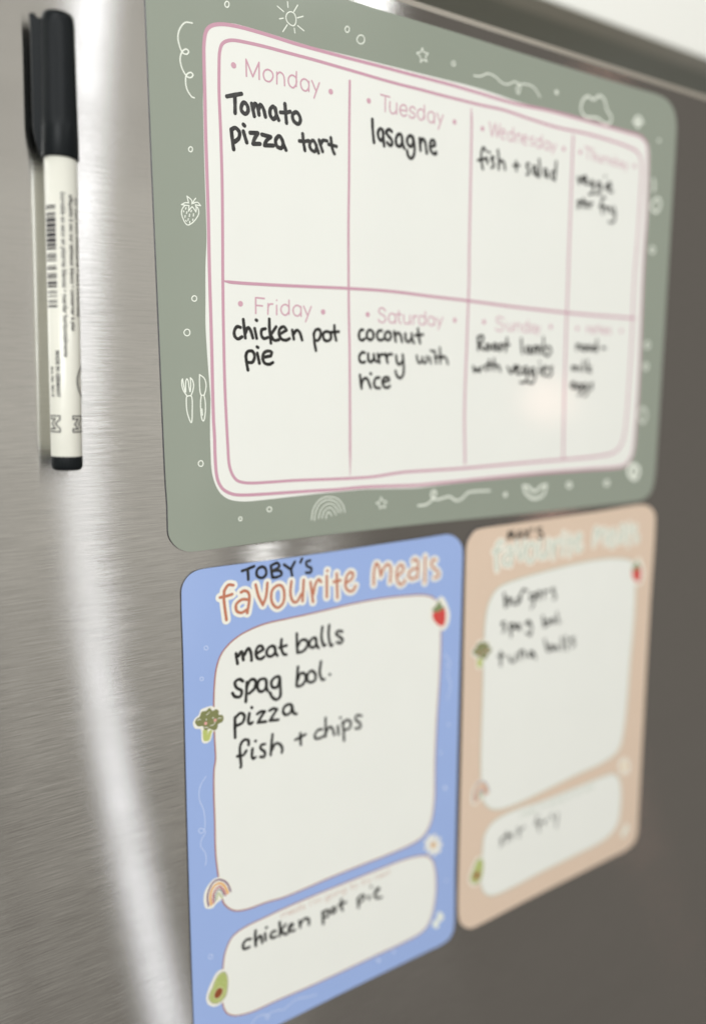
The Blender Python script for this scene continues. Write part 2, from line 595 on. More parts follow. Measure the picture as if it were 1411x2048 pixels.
heading('430,135 400,100 360,105 350,145 380,175 420,200 432,245 400,275 360,265 345,240 | 510,165 545,185 553,235 525,280 480,265 468,225 480,180 510,165 | 553,175 553,285 | 595,135 595,255 620,290 | 570,175 625,180 |'
        '655,180 655,255 675,290 710,285 730,255 | 730,190 733,295 | 773,190 770,295 | 771,230 790,200 820,197 | 880,195 915,220 918,265 885,305 850,290 838,245 850,205 880,195 | 918,145 918,300 |'
        '990,205 1025,230 1030,275 1000,310 965,300 950,255 962,215 990,205 | 1030,220 1030,310 | 1060,220 1093,305 | 1130,215 1075,360', Z5, '213,178 | 1280,248', 'pink printed heading Saturday')
heading('335,80 305,62 275,72 278,105 310,120 335,145 320,178 285,182 265,160 | 365,115 366,160 385,182 410,160 | 412,118 412,185 | 438,120 438,185 | 440,140 460,122 482,135 485,190 |'
        '530,125 550,145 550,180 530,195 510,180 510,145 530,125 | 552,90 552,192 | 590,135 608,150 608,182 590,198 573,182 573,150 590,135 | 612,142 612,200 | 628,140 640,185 | 655,145 630,220', Z6, '163,105 | 750,148', 'pink printed heading Sunday')
heading('1070,150 1070,200 | 1070,170 1085,152 1100,165 1100,202 | 1130,153 1148,175 1130,203 1113,178 1130,153 | 1170,135 1172,190 1185,205 | 1158,157 1188,160 | 1200,182 1235,184 | 1235,184 1222,160 1203,170 1203,192 1222,208 1236,200 |'
        '1275,165 1252,163 1255,180 1275,190 1272,208 1250,205', Z6, '985,163 | 1370,185', 'pink printed heading notes')

# -- handwriting on the planner, one word at a time
HWR = dict(width=1.22, m=M_ink, parent=G, z=Z_INK, jit=0.05)


def word(text, s, t, where, parent=G, width=1.22, shift=(0, 0), m=None):
    return strokes('handwritten_word', s, t, width * 1.07, m or M_ink, parent, Z_INK, label='handwritten word %s %s' % (text, where), jit=0.05, shift=shift)


word('Tomato', '75,468 160,452 240,438 | 165,460 168,560 168,655 | 268,535 240,575 242,630 285,665 315,630 305,570 268,535 | 355,550 370,620 385,690 | 372,610 395,548 422,590 438,675 | 432,620 455,562 488,610 510,698 |'
     '600,582 565,612 565,680 600,725 630,690 625,630 600,582 | 622,600 640,690 660,735 | 730,552 738,660 748,768 | 680,648 740,650 790,640 | 852,645 815,680 830,745 880,780 905,735 885,670 852,645', Z1, 'under Monday', width=1.38)
word('pizza', '125,840 138,960 152,1065 | 128,842 170,822 215,868 212,935 165,980 | 262,862 282,930 300,988 | 262,785 275,798 | 338,878 425,882 | 425,882 385,950 370,1003 | 370,1003 450,1003 | 470,898 570,925 | 570,925 520,970 500,1020 | 500,1020 600,1022 |'
     '668,915 625,960 640,1030 690,1050 708,990 668,915 | 700,960 722,1030 742,1072', Z1, 'under Monday', width=1.38)
word('tart', '930,890 940,990 955,1078 | 892,970 945,975 1000,968 | 1050,965 1010,1000 1020,1060 1065,1090 1085,1040 1050,965 | 1080,1010 1095,1060 1108,1105 | 1115,962 1135,1030 1155,1090 | 1132,1010 1158,965 1205,970 | 1247,935 1262,1050 1282,1108 | 1285,1108 1288,1115 | 1222,1010 1310,1032', Z1, 'under Monday', width=1.3)
word('lasagne', '160,462 165,600 182,772 | 295,605 262,590 235,640 250,720 280,745 305,690 295,605 | 303,640 310,730 318,818 | 420,625 385,597 345,635 370,680 415,735 425,790 400,815 360,775 | 545,668 500,672 475,740 490,810 530,825 560,770 545,668 | 555,690 568,790 588,850 |'
     '692,692 650,690 625,740 645,810 680,825 707,770 692,692 | 705,700 725,820 720,930 685,988 645,960 625,882 | 792,718 800,800 806,878 | 802,790 830,722 865,760 880,850 890,918 | 940,830 1000,812 | 1000,812 988,750 955,745 935,790 940,870 975,920 1015,925 1015,902', Z2, 'under Tuesday', width=1.35)
word('fish', '215,510 185,460 155,510 150,620 160,700 172,762 | 105,638 160,630 210,615 | 225,600 240,682 | 258,520 268,530 | 330,605 305,590 290,625 320,670 325,725 295,745 | 383,497 398,640 395,765 | 395,690 435,640 470,680 485,768', Z3, 'under Wednesday', width=1.2)
word('plus sign', '640,655 645,785 | 605,713 685,710', Z3, 'under Wednesday', width=1.2)
word('salad', '825,690 795,690 795,740 825,790 815,835 790,840 | 910,725 880,732 880,790 908,840 928,790 910,725 | 915,740 940,868 | 965,625 975,760 965,875 | 1060,762 1037,778 1042,840 1065,868 1078,820 1060,762 | 1068,775 1092,885 | 1170,792 1142,812 1147,880 1180,918 | 1205,655 1200,780 1185,920', Z3, 'under Wednesday', width=1.2)
word('veggie', '215,652 240,768 280,652 | 300,702 370,702 | 370,702 350,642 315,652 310,720 340,770 390,768 | 472,722 440,740 445,805 480,815 472,722 | 482,735 490,860 460,945 412,958 | 590,742 560,760 570,838 600,828 590,742 | 602,755 620,880 590,938 522,948 | 700,790 706,878 | 690,640 694,645 | 740,838 800,820 | 800,820 780,752 745,772 750,860 790,918 830,908', Z7, 'under Thursday')
word('stir', '250,1080 205,1090 250,1150 205,1200 | 310,1032 320,1198 | 270,1090 360,1100 | 372,1100 376,1188 | 420,1110 425,1190 | 425,1142 470,1112', Z7, 'under Thursday')
word('fry', '690,1020 650,1012 632,1080 640,1298 | 595,1170 700,1180 | 710,1190 720,1268 | 720,1212 770,1200 | 790,1192 810,1278 850,1298 | 850,1182 870,1330 840,1448 762,1448', Z7, 'under Thursday')
word('chicken', '180,440 140,430 108,480 112,540 150,575 198,550 | 213,347 225,460 237,563 | 235,510 268,440 300,480 325,563 | 346,452 370,568 | 362,352 372,358 | 472,455 430,468 425,530 455,570 500,558 | 518,342 520,450 537,625 | 598,432 540,520 | 530,525 575,590 630,585 |'
     '640,520 720,472 | 720,472 690,432 645,452 630,510 660,575 715,590 755,572 | 787,472 806,578 | 796,530 840,472 875,500 903,588', Z4, 'under Friday')
word('pot', '1040,512 1048,620 1066,712 | 1042,510 1065,468 1110,468 1120,530 1090,592 1045,588 | 1190,488 1152,512 1160,580 1200,600 1240,570 1232,505 1190,488 | 1282,418 1284,500 1303,592 | 1240,498 1332,490', Z4, 'under Friday')
word('pie', '243,780 252,860 268,942 | 242,775 262,725 320,720 345,780 320,848 258,850 | 377,742 402,862 | 374,668 386,676 | 455,790 535,775 | 535,775 545,732 505,717 455,740 440,800 465,860 520,873 560,852', Z4, 'under Friday')
word('coconut', '155,367 125,370 105,420 115,480 150,493 175,475 | 237,367 205,400 205,460 245,490 280,460 275,395 237,367 | 385,377 350,377 325,425 340,480 375,493 405,480 | 455,387 425,420 425,470 460,493 493,465 488,405 455,387 | 535,387 545,450 555,508 | 547,450 575,402 610,425 633,513 | 672,412 680,490 715,515 745,470 | 750,412 757,480 778,528 | 827,352 838,450 853,528 | 795,433 888,425', Z5, 'under Saturday')
word('curry', '172,648 148,640 110,688 117,750 152,768 178,758 | 217,660 222,738 252,763 280,730 | 285,667 295,730 323,758 | 335,662 345,715 356,768 | 347,712 375,667 405,670 | 430,662 455,768 | 442,712 470,667 508,667 | 560,682 570,760 600,793 640,750 | 640,672 652,800 650,900 615,958 570,930 552,872', Z5, 'under Saturday')
word('with', '812,682 825,750 850,775 880,735 | 880,702 890,760 915,775 938,740 933,692 | 970,702 985,778 | 985,620 989,624 | 1032,625 1042,700 1050,778 | 1005,625 1035,638 | 1095,582 1100,680 1100,778 | 1032,705 1130,692 | 1100,735 1145,692 1175,720 1193,785', Z5, 'under Saturday', width=1.05)
word('rice', '117,922 125,1000 137,1083 | 137,1040 162,970 200,962 225,1010 248,1078 | 246,902 254,908 | 355,952 312,960 290,1020 310,1075 360,1080 | 400,1010 475,985 | 475,985 465,952 420,952 390,1000 410,1060 450,1078 482,1055', Z5, 'under Saturday')
word('Roast', '107,238 110,300 112,353 | 107,240 150,227 150,278 117,300 163,353 | 195,302 177,325 195,353 218,330 195,302 | 255,297 237,320 250,353 273,330 255,297 | 275,302 285,353 | 320,297 302,310 320,335 302,358 | 365,248 352,363 | 337,310 385,306', Z6, 'under Sunday')
word('lamb', '490,252 494,320 500,383 | 550,322 532,345 545,383 568,355 550,322 | 570,327 580,383 | 600,322 601,383 | 601,345 620,317 635,383 | 635,345 655,317 665,383 | 685,242 690,388 | 690,350 730,322 753,360 725,403 692,390', Z6, 'under Sunday')
word('with', '67,497 80,545 105,512 120,545 143,502 | 170,492 180,533 | 205,442 215,528 | 185,482 240,480 | 250,432 255,528 | 255,500 285,487 305,538', Z6, 'under Sunday')
word('veggies', '370,502 400,558 430,492 | 440,530 475,507 | 475,507 450,492 437,530 460,563 490,555 | 525,502 502,530 520,563 540,530 525,502 | 540,502 545,590 520,638 482,638 | 590,512 567,540 585,573 602,540 590,512 | 602,512 610,600 590,643 547,638 | 650,502 655,568 | 650,457 652,459 | 680,535 715,512 | 715,512 695,497 677,535 695,578 720,573 | 765,502 740,512 760,550 737,588', Z6, 'under Sunday')
word('ending in a hyphen', '977,302 980,353 | 980,330 1000,302 1020,350 | 1045,312 1030,335 1045,358 1063,335 1045,312 | 1092,312 1077,335 1092,358 1108,335 1092,312 | 1138,318 1122,340 1136,363 1152,340 1138,318 | 1155,262 1156,363 | 1197,335 1232,335', Z6, 'in the notes box')
word('milk', '937,497 940,528 | 940,512 952,498 962,528 | 962,512 975,498 985,530 | 1008,500 1010,532 | 1035,452 1040,538 | 1070,442 1075,543 | 1103,500 1077,520 1105,548', Z6, 'in the notes box')
word('eggs', '930,662 962,652 | 962,652 945,635 928,660 942,690 970,682 | 1000,650 980,668 992,700 1012,680 1000,650 | 1012,655 1020,730 990,752 | 1052,650 1035,668 1045,700 1065,680 1052,650 | 1065,655 1072,735 1040,760 | 1118,645 1098,655 1115,680 1095,705', Z6, 'in the notes box')

# -- doodles printed on the green border
DW = 0.42


def doodle(name, s, t, label=None, width=DW, parent=G, m=None, seg=5, closed=False, shift=(0, 0)):
    return strokes(name, s, t, width, m or M_doodle, parent, Z_LINE, closed, label, shift, seg)


def ring(x, y, rx_, ry_, parent=G, width=DW, m=None, shift=(0, 0)):
    pts = ' '.join('%.2f,%.2f' % (x + rx_ * math.cos(a * math.pi / 4) * (1 + 0.06 * math.sin(a * 2.1)), y + ry_ * math.sin(a * math.pi / 4)) for a in range(8))
    return doodle('ring_doodle', pts, PX, width=width, parent=parent, m=m, closed=True, shift=shift)


ZA = (280, 0, 3.207)
doodle('swirl_doodle', '335,148 290,145 255,185 243,240 255,300 275,340 300,348 312,330 295,315 270,332 257,380 270,440 300,490 325,498 340,480 325,465 300,478 292,510 300,570 330,620 348,628', ZA, width=0.5)
sun = '967,76 988,88 999,118 997,148 985,165 965,160 942,138 935,108 945,84 967,76 | 945,12 948,48 | 1010,33 985,75 | 1045,105 1008,115 | 1010,165 1050,198 | 988,182 992,212 | 943,160 915,203 | 918,117 893,121 | 920,75 880,40'
doodle('sun_doodle', sun, ZA)
for x, y, a, b in [(453.7, 8.7, 4.2, 6), (693.8, 58.7, 4.2, 6), (720.9, 79, 7.5, 8.8), (906, 127, 3.6, 4.5), (381, 298.6, 3.8, 5), (388.5, 597, 4.8, 5.5), (374, 665, 5.8, 6.6), (401.5, 927, 4.8, 5.8), (538.3, 1018.6, 4.6, 4.6), (480.5, 1037.7, 3.2, 3.8)]:
    ring(x, y, a, b)
doodle('star_doodle', '563,375 575,410 | 575,410 608,420 | 608,420 588,445 | 588,445 600,485 | 600,485 568,465 | 568,465 550,490 | 550,490 548,445 | 548,445 520,415 | 520,415 552,408 | 552,408 563,375', (700, 0, 3.92))
doodle('star_doodle', '1245,435 1255,455 | 1255,455 1278,462 | 1278,462 1262,478 | 1262,478 1270,495 | 1270,495 1250,488 | 1250,488 1238,500 | 1238,500 1238,480 | 1238,480 1218,468 | 1218,468 1240,460 | 1240,460 1245,435', (320, 840, 2.822))
doodle('swirl_doodle', '490,300 515,303 545,292 575,305 600,328 625,335 650,325 670,335 672,360 664,372 658,355 668,338 700,335 730,350 752,385', (700, 0, 1.985), width=0.6)
doodle('dot_doodle', '817,366 818,367', (700, 0, 1.985), width=2.0)
doodle('cloud_doodle', '760,150 735,110 745,60 775,35 805,55 840,32 870,60 880,110 905,150 900,185 870,190 830,160 790,155 760,150', (900, 180, 2.822), width=1.0)
doodle('flower_doodle', '1057,150 1075,165 1070,190 1057,210 1042,190 1040,165 1057,150 | 1030,180 1085,182 | 1057,180 1058,184', (900, 180, 2.822), width=1.2)
doodle('dot_doodle', '1175,285 1176,286', (900, 180, 2.822), width=1.8)
doodle('carrot_doodle', '1145,505 1150,540 1143,570 | 1165,610 1185,640 1160,690 1130,660 1165,610', (900, 180, 2.822), width=1.3)
for x, y in [(1303, 500), (1293, 690), (1290, 733)]:
    ring(x, y, 4, 6, width=1.0)
doodle('leaf_doodle', '1283,815 1292,828 1284,846 1276,830 1283,815', PX, width=1.0)
doodle('berry_doodle', '1266,930 1276,940 1270,957 1258,950 1256,936 1266,930 | 1266,942 1266,946', PX, width=2.4)
ring(1212, 966, 4, 4.5, width=1.1)
ring(1137, 970, 4, 4.5, width=1.1)
doodle('bowl_doodle', '670,180 680,215 720,245 770,225 785,175 | 695,185 725,210 760,182 | 670,180 695,185 | 760,182 785,175', (780, 900, 2.52), width=1.3)
doodle('dot_doodle', '578,224 579,226', (780, 900, 2.52), width=2.3)
doodle('swirl_doodle', '140,280 180,275 215,245 230,215 215,205 205,230 230,250 270,240 300,235 330,255 360,245 390,215 430,208 500,205', (780, 900, 2.52), width=0.9)
doodle('rainbow_doodle', '853,563 865,500 900,450 950,433 1000,445 1030,480 1042,520 | 870,567 880,510 910,465 955,450 990,462 1012,490 1022,520 | 893,555 905,510 930,480 960,472 985,485 1008,522 | 913,553 925,515 950,495 970,500 992,535 | 935,557 940,530 952,518 967,540', (320, 840, 2.822), width=0.4)
doodle('strawberry_doodle', '460,740 360,850 310,1000 320,1180 400,1400 500,1580 600,1650 750,1590 900,1460 1050,1260 1110,1120 1110,950 1060,830 1000,790 | 640,610 600,450 560,290 | 560,290 700,400 790,500 790,660 | 830,620 900,480 970,390 | 850,640 950,590 1080,590 1200,740 | 1200,740 960,700 | 960,700 1000,850 980,1040 | 980,1040 900,900 810,780 |'
       '810,780 700,900 640,1000 | 640,1000 660,740 | 660,740 500,720 300,690 | 300,690 480,600 640,610 | 520,830 495,900 | 405,980 412,1030 | 565,1020 540,1110 | 775,960 750,1030 | 480,1200 470,1290 | 685,1140 670,1250 | 870,1120 860,1230 | 625,1350 615,1430 | 515,1430 530,1480 | 845,1370 830,1430 | 700,1480 690,1560', (350, 380, 23.52), width=0.40)
doodle('fork_doodle', '280,330 250,400 260,600 320,780 440,960 | 280,330 320,560 380,820 | 400,820 400,450 440,330 490,400 520,620 555,810 | 570,800 585,560 570,300 | 570,290 650,380 690,560 660,780 590,960 | 440,990 600,970 640,1150 640,1500 630,1900 600,1960 520,1800 440,1500 420,1150 440,990', (350, 740, 18.61), width=0.45)
doodle('knife_doodle', '910,170 910,500 930,800 970,940 | 970,940 1080,940 | 1080,940 1140,740 1150,500 1080,300 910,170 | 975,960 950,1200 960,1550 1000,1830 1050,1900 1090,1830 1130,1500 1120,1150 1080,960 | 1000,1450 1020,1680', (350, 740, 18.61), width=0.45)

# ---------------------------------------------------------------- the two favourite-meals boards
BLUE_OUT = ('363,1184.6 367.5,1166 378.5,1150.5 393,1141.5 410,1137.3 456,1131 512,1124 560,1118 630,1108.5 700,1098 780,1086 840,1077 882,1070.3 896,1069 909,1073.6 919.5,1084.6 924.5,1100 '
            '924,1150 917,1400 909,1740 908.5,1825 906,1860 898,1877 881,1890 860,1900 700,1978 560,2048 470,2092 432,2112 408,2118 393,2106 389,2082 387.7,2048 380.5,1840 374.7,1643 372,1540 366.5,1300')
PEACH_OUT = ('931,1107 933,1088 940,1072.5 950,1061 965,1056.3 1020,1048.5 1200,1022 1268,1010.5 1289,1010 1303,1018 1309.5,1036 1299.4,1200 1290,1360 1275,1640 1273,1668 1266,1686 1251,1700 1230,1711 '
             '1060,1796.7 955,1851.5 940,1857 927,1853 918.5,1843 915.3,1822 916.5,1740 924,1420')
BLUE_UP = ('427.5,1411 428.5,1374 432.5,1337 442.5,1308 461,1285 486,1266.5 527,1248.5 576,1237 613,1229 658,1218.5 699,1208.5 761,1197 823,1190.5 851,1190.5 868,1197 879,1215 881,1271 878.5,1353 873,1435 869.5,1517 '
           '869,1560 868,1602 861.5,1643 847,1671 823,1688 782,1706.5 720,1731 658,1756 597,1782.5 564,1795.5 531,1805 498,1817 473,1821.5 457,1816 445.5,1802 435.5,1745 431,1704 429.5,1643 427.5,1581 428,1540 431,1517 429,1476')
BLUE_LOW = ('445.5,1936.6 451,1901.7 465,1873 490,1854 527,1836 576,1813 638,1786.6 699,1762 761,1737 802,1721 835,1712 855,1712.6 866,1725 871,1754 870,1795 861.5,1836 847,1860.6 814,1881 740,1916 679,1945 617,1973.6 555.5,2000 506,2022.5 473,2031 '
            '455,2027 446,2011 443.5,1975.7')
PEACH_UP = ('967,1290 970.5,1235 978,1203 994,1177.5 1019.5,1164 1081,1145 1153.5,1127 1208,1118 1248,1118 1266,1128 1268,1217 1258.6,1326 1253,1400 1247.5,1451 1237,1497.5 1208,1523 1153.5,1548.5 1081,1584.5 1027,1609.5 990.5,1619 972,1611 963,1592 961,1541 962,1468.7 964.5,1396')
PEACH_LOW = ('965,1693 969,1668 987,1642.5 1027,1621 1081,1602.7 1153.5,1573.7 1208,1552 1226,1548 1238.6,1563 1240.5,1606 1233,1650 1208,1678.7 1153.5,1707.7 1081,1744 1019.5,1776.5 983,1791 966,1783 960.5,1758')
ZT = (420, 1100, 4.552)
ZM = (720, 1090, 7.839)
FAV = ('210,320 165,318 128,370 | 128,370 125,450 148,635 | 90,432 145,420 200,402 | 280,385 310,370 345,385 357,440 337,573 | 350,452 290,450 237,495 242,555 285,570 330,545 | 413,315 440,420 480,500 | 480,500 508,420 520,300 |'
       '610,322 562,370 560,470 610,525 663,480 673,380 650,327 610,322 | 738,285 730,400 755,470 790,468 828,400 | 850,272 840,465 | 912,292 935,472 | 938,400 955,315 985,267 1008,290 | 1060,235 1060,428 | 1065,188 1066,190 | 1150,212 1156,435 | 1120,290 1185,275 |'
       '1235,300 1285,262 1300,218 1270,202 1237,250 1230,330 1260,373 1298,368 1322,325')
MEA = ('208,620 215,400 250,285 290,340 320,490 | 320,490 360,370 430,300 475,370 465,580 | 592,478 670,390 660,322 620,312 572,390 570,530 620,618 680,590 698,545 | 820,252 850,222 895,252 905,350 890,508 | 893,370 830,372 762,430 762,500 810,530 878,500 |'
       '1015,182 1005,588 | 1180,237 1140,232 1107,290 1150,360 1220,430 1218,490 1152,510')
ZB = (370, 1390, 12.827)
ZR = (390, 1730, 14.11)
ZV = (400, 1920, 14.11)
ZS = (820, 1180, 12.827)
ZD = (820, 1640, 14.11)


def sticker(root, name, label, backing, t, shift):
    o = patch(name, backing, t, M_cream, root, Z_TEXT + 0.03, label=label, shift=shift)
    return o


def sub_patch(parent, name, s, t, m, z, shift):
    return patch(name, s, t, m, parent, z, shift=shift)


C_broc = ink('broccoli_green_ink', (0.215, 0.225, 0.095))
C_stem = ink('stem_green_ink', (0.48, 0.53, 0.17))
C_blush = ink('blush_ink', (0.72, 0.38, 0.33))
C_purp = ink('purple_ink', (0.17, 0.065, 0.155))
C_oran = ink('orange_ink', (0.74, 0.40, 0.125))
C_red = ink('raspberry_ink', (0.43, 0.07, 0.115))
C_slate = ink('slate_ink', (0.12, 0.125, 0.18))
C_lgreen = ink('leaf_green_ink', (0.40, 0.48, 0.20))
C_avod = ink('avocado_skin_ink', (0.18, 0.20, 0.09))
C_avol = ink('avocado_flesh_ink', (0.42, 0.48, 0.16))
C_avor = ink('avocado_rim_ink', (0.60, 0.62, 0.30))
C_pit = ink('avocado_pit_ink', (0.27, 0.075, 0.030))
C_straw = ink('strawberry_red_ink', (0.62, 0.075, 0.065))
C_yel = ink('daisy_yellow_ink', (0.80, 0.48, 0.13))
C_leafd = ink('strawberry_leaf_ink', (0.22, 0.27, 0.13))


def favourites(root, out, up, low, m_panel, m_line, m_title, sh, faint):
    slab('panel', outline_mm(out), ZF, m_panel, M_edge, root)
    patch('writing_area', up, PX, M_white, root, Z_AREA)
    patch('writing_area', low, PX, M_white, root, Z_AREA)
    strokes('writing_area_border', up, PX, 0.62, m_line, root, Z_LINE, closed=True)
    strokes('writing_area_border', low, PX, 0.55, m_line, root, Z_LINE, closed=True)
    strokes('title_backing', FAV, ZT, 3.9, M_cream, root, Z_LINE + 0.04, shift=sh)
    strokes('title_lettering', FAV, ZT, 1.25, m_title, root, Z_TEXT + 0.06, shift=sh, label='printed lettering favourite')
    strokes('title_backing', MEA, ZM, 3.9, M_cream, root, Z_LINE + 0.04, shift=sh)
    strokes('title_lettering', MEA, ZM, 1.2, m_title, root, Z_TEXT + 0.06, shift=sh, label='printed lettering Meals')
    z = Z_TEXT + 0.06
    b = sticker(root, 'broccoli_picture', 'printed smiling green broccoli', '690,280 790,330 850,300 900,400 900,490 990,520 1010,600 960,690 850,760 830,880 720,940 650,1160 560,1230 470,1230 420,1160 400,880 260,860 200,720 260,590 350,510 400,380 520,320 620,290', ZB, sh)
    sub_patch(b, 'stem', '465,890 560,905 590,900 570,1010 630,900 690,905 660,1020 620,1150 540,1180 475,1165 455,1000', ZB, C_stem, z, sh)
    sub_patch(b, 'floret', '640,330 700,400 800,360 860,410 860,500 950,510 985,580 950,690 850,740 820,860 740,905 620,860 540,900 480,870 460,800 330,800 255,700 300,600 370,560 420,430 540,400 600,340', ZB, C_broc, z + 0.02, sh)
    o = strokes('cheek', '525,725 525,727 | 768,640 768,642', ZB, 1.35, C_blush, b, z + 0.04, shift=sh)
    strokes('face', '541,620 541,632 | 714,575 714,590', ZB, 0.45, M_cream, b, z + 0.06, shift=sh)
    strokes('face', '640,780 700,770 745,730 765,690 | 320,650 350,620 400,625 | 840,605 880,580 925,595 | 545,510 625,435 | 500,830 585,830', ZB, 0.25, M_cream, b, z + 0.06, shift=sh)
    r = sticker(root, 'rainbow_picture', 'printed small rainbow', '700,335 800,370 930,450 1010,580 1035,730 960,800 850,870 720,990 600,1080 490,1210 310,1220 250,1080 240,950 270,750 380,550 520,400', ZR, sh)
    for s, wd, mm in [('380,1150 350,1000 350,850 400,680 500,500 620,420 720,410 840,460 930,560 1000,740', 0.72, C_purp),
                      ('455,1125 430,1000 430,850 480,680 580,550 700,510 800,560 870,660 925,790', 0.95, C_oran),
                      ('515,1075 500,930 530,780 600,660 680,600 760,650 820,740 865,845', 0.66, C_red),
                      ('560,1020 560,880 590,780 680,680 760,750 810,860', 0.52, C_slate),
                      ('612,968 622,880 665,780 700,830 765,925', 0.55, C_lgreen)]:
        strokes('band', s, ZR, wd, mm, r, z, shift=sh)
    v = sticker(root, 'avocado_picture', 'printed halved avocado with a closed eyed face', '620,260 720,290 800,400 840,520 820,700 800,900 740,1050 640,1180 480,1290 350,1310 220,1240 170,1100 190,950 260,750 350,550 450,370 540,290', ZV, sh)
    sub_patch(v, 'skin', '640,325 710,340 770,450 785,600 765,850 720,1020 600,1160 430,1235 300,1190 240,1080 260,950 350,750 420,560 520,400', ZV, C_avod, z, sh)
    sub_patch(v, 'rim', '640,345 700,362 752,460 765,600 745,850 703,1007 592,1140 430,1212 312,1172 258,1075 277,950 365,750 430,565 530,407', ZV, C_avor, z + 0.02, sh)
    sub_patch(v, 'flesh', '640,365 690,380 735,475 745,600 725,850 685,995 580,1115 430,1185 325,1150 285,1065 303,950 390,750 450,570 545,420', ZV, C_avol, z + 0.04, sh)
    sub_patch(v, 'rim', '578,748 660,790 655,920 580,1050 475,1110 385,1065 380,940 440,825 505,765', ZV, C_avor, z + 0.05, sh)
    sub_patch(v, 'pit', '578,775 630,810 625,910 560,1020 470,1080 402,1040 405,940 460,840 515,790', ZV, C_pit, z + 0.07, sh)
    strokes('face', '462,625 495,638 530,628 | 640,618 665,625 690,610 | 510,722 550,735 590,722', ZV, 0.22, C_avor, v, z + 0.07, shift=sh)
    s = sticker(root, 'strawberry_picture', 'printed red strawberry', '810,160 900,280 960,430 1010,600 980,850 850,1040 760,1000 580,880 500,700 500,500 560,400 660,280 730,200', ZS, sh)
    sub_patch(s, 'fruit', '580,570 700,540 860,460 900,600 890,800 840,920 740,910 640,830 570,700', ZS, C_straw, z, sh)
    sub_patch(s, 'leaf_crown', '555,500 650,400 740,260 790,380 870,450 770,520 640,570', ZS, C_leafd, z + 0.02, sh)
    dz = bmesh.new()
    for k in range(9):
        a = k * math.tau / 9
        px_, py_ = 640 + 215 * math.cos(a), 700 + 260 * math.sin(a)
        for pts in parse('%f,%f %f,%f' % (640 + 120 * math.cos(a), 700 + 150 * math.sin(a), px_, py_), ZD, ZF, sh):
            ribbon(dz, pts, 2.2, Z_TEXT + 0.03)
    dd = obj('daisy_picture', dz, M_cream, root, 'printed white daisy')
    strokes('daisy_centre', '640,700 641,702', ZD, 3.0, C_yel, dd, z + 0.02, shift=sh)
    doodle('cloud_doodle', '877,1828 883,1836 874,1841 868,1846 873,1852 | 868,1848 869,1846 | 878,1832 879,1833', PX, width=2.6, parent=root, shift=sh)
    dk = dict(parent=root, m=faint, shift=sh)
    for x, y, a, c in [(412, 1296, 3.8, 4), (403.3, 1357.6, 3.3, 3.6), (421.3, 1913, 4, 4.8)]:
        ring(x, y, a, c, parent=root, width=0.26, m=faint, shift=sh)
    doodle('swirl_doodle', '150,30 122,80 118,140 140,200 145,280 130,308 115,298 120,285 140,288 147,305 128,340 125,370 145,400 152,430 147,465', (350, 1540, 2.433), width=0.25, **dk)
    doodle('swirl_doodle', '590,868 640,805 690,785 730,790 735,810 720,820 712,805 740,775 800,750 860,740 920,690 970,655 1050,640 1130,615', (360, 1840, 4.15), width=0.35, **dk)
    doodle('swirl_doodle', '1310,190 1335,230 1325,290 1340,340 1322,410', (350, 1230, 2.433), width=0.4, **dk)
    for x, y, wd in [(896, 1448, 1.0), (880, 1505, 1.0), (889, 1575, 1.6), (893, 1330, 0.8), (756, 1920, 1.5), (786, 1903, 1.1), (891, 1760, 0.9)]:
        doodle('dot_doodle', '%f,%f %f,%f' % (x, y, x + 1, y + 1), PX, width=wd, **dk)


M_faintblue = ink('pale_doodle_ink', (0.62, 0.70, 0.86))
M_faintpeach = ink('pale_peach_doodle_ink', (0.76, 0.62, 0.50))
grp = 'favourite meals boards below the planner'
B = empty('magnetic_list_board', W(8, -230, 0), 'blue portrait favourite meals board with white boxes, left of the peach one', 'list board', grp)
favourites(B, BLUE_OUT, BLUE_UP, BLUE_LOW, M_blue, M_brown, M_terra, (0, 0), M_faintblue)
O = empty('magnetic_list_board', W(155, -230, 0), 'peach portrait favourite meals board with white boxes, right of the blue one', 'list board', grp)
favourites(O, PEACH_OUT, PEACH_UP, PEACH_LOW, M_peach, M_sage, M_sage, (146.2, 1.2), M_faintpeach)

ZN = (450, 1240, 5.644)
ZP = (450, 1390, 4.866)
ZC = (470, 1730, 4.409)
word('of an owner name', '290,190 345,170 400,147 | 342,175 347,268 | 470,152 427,180 427,235 475,253 508,220 503,170 470,152 | 552,147 565,248 | 552,142 610,117 628,150 575,185 | 575,190 638,190 648,225 600,248 567,250 | 672,132 725,172 | 770,107 738,172 745,233 | 835,78 820,112 | 908,95 875,107 880,145 918,165 913,203 872,205', ZT, 'above the blue title', B, 1.15)
word('meat', '122,377 130,440 140,493 | 150,405 185,352 205,450 | 212,400 262,317 290,370 298,452 | 295,450 298,456 | 350,380 430,332 | 430,332 410,292 370,302 345,360 360,425 400,440 438,415 | 540,292 490,312 465,370 490,408 540,398 565,340 540,292 | 560,302 568,370 588,400 | 635,217 630,300 655,380 688,390 | 612,310 690,287', ZN, 'on the blue board', B, 1.28)
word('balls', '807,152 808,260 815,368 | 812,300 860,227 920,232 925,290 880,350 817,368 | 1010,197 960,232 950,290 990,310 1025,270 1010,197 | 1022,205 1035,290 1053,315 | 1095,77 1085,190 1110,290 1130,280 | 1172,57 1165,170 1190,290 1210,280 | 1320,130 1275,122 1250,155 1290,190 1325,225 1300,260 1260,250', ZN, 'on the blue board', B, 1.26)
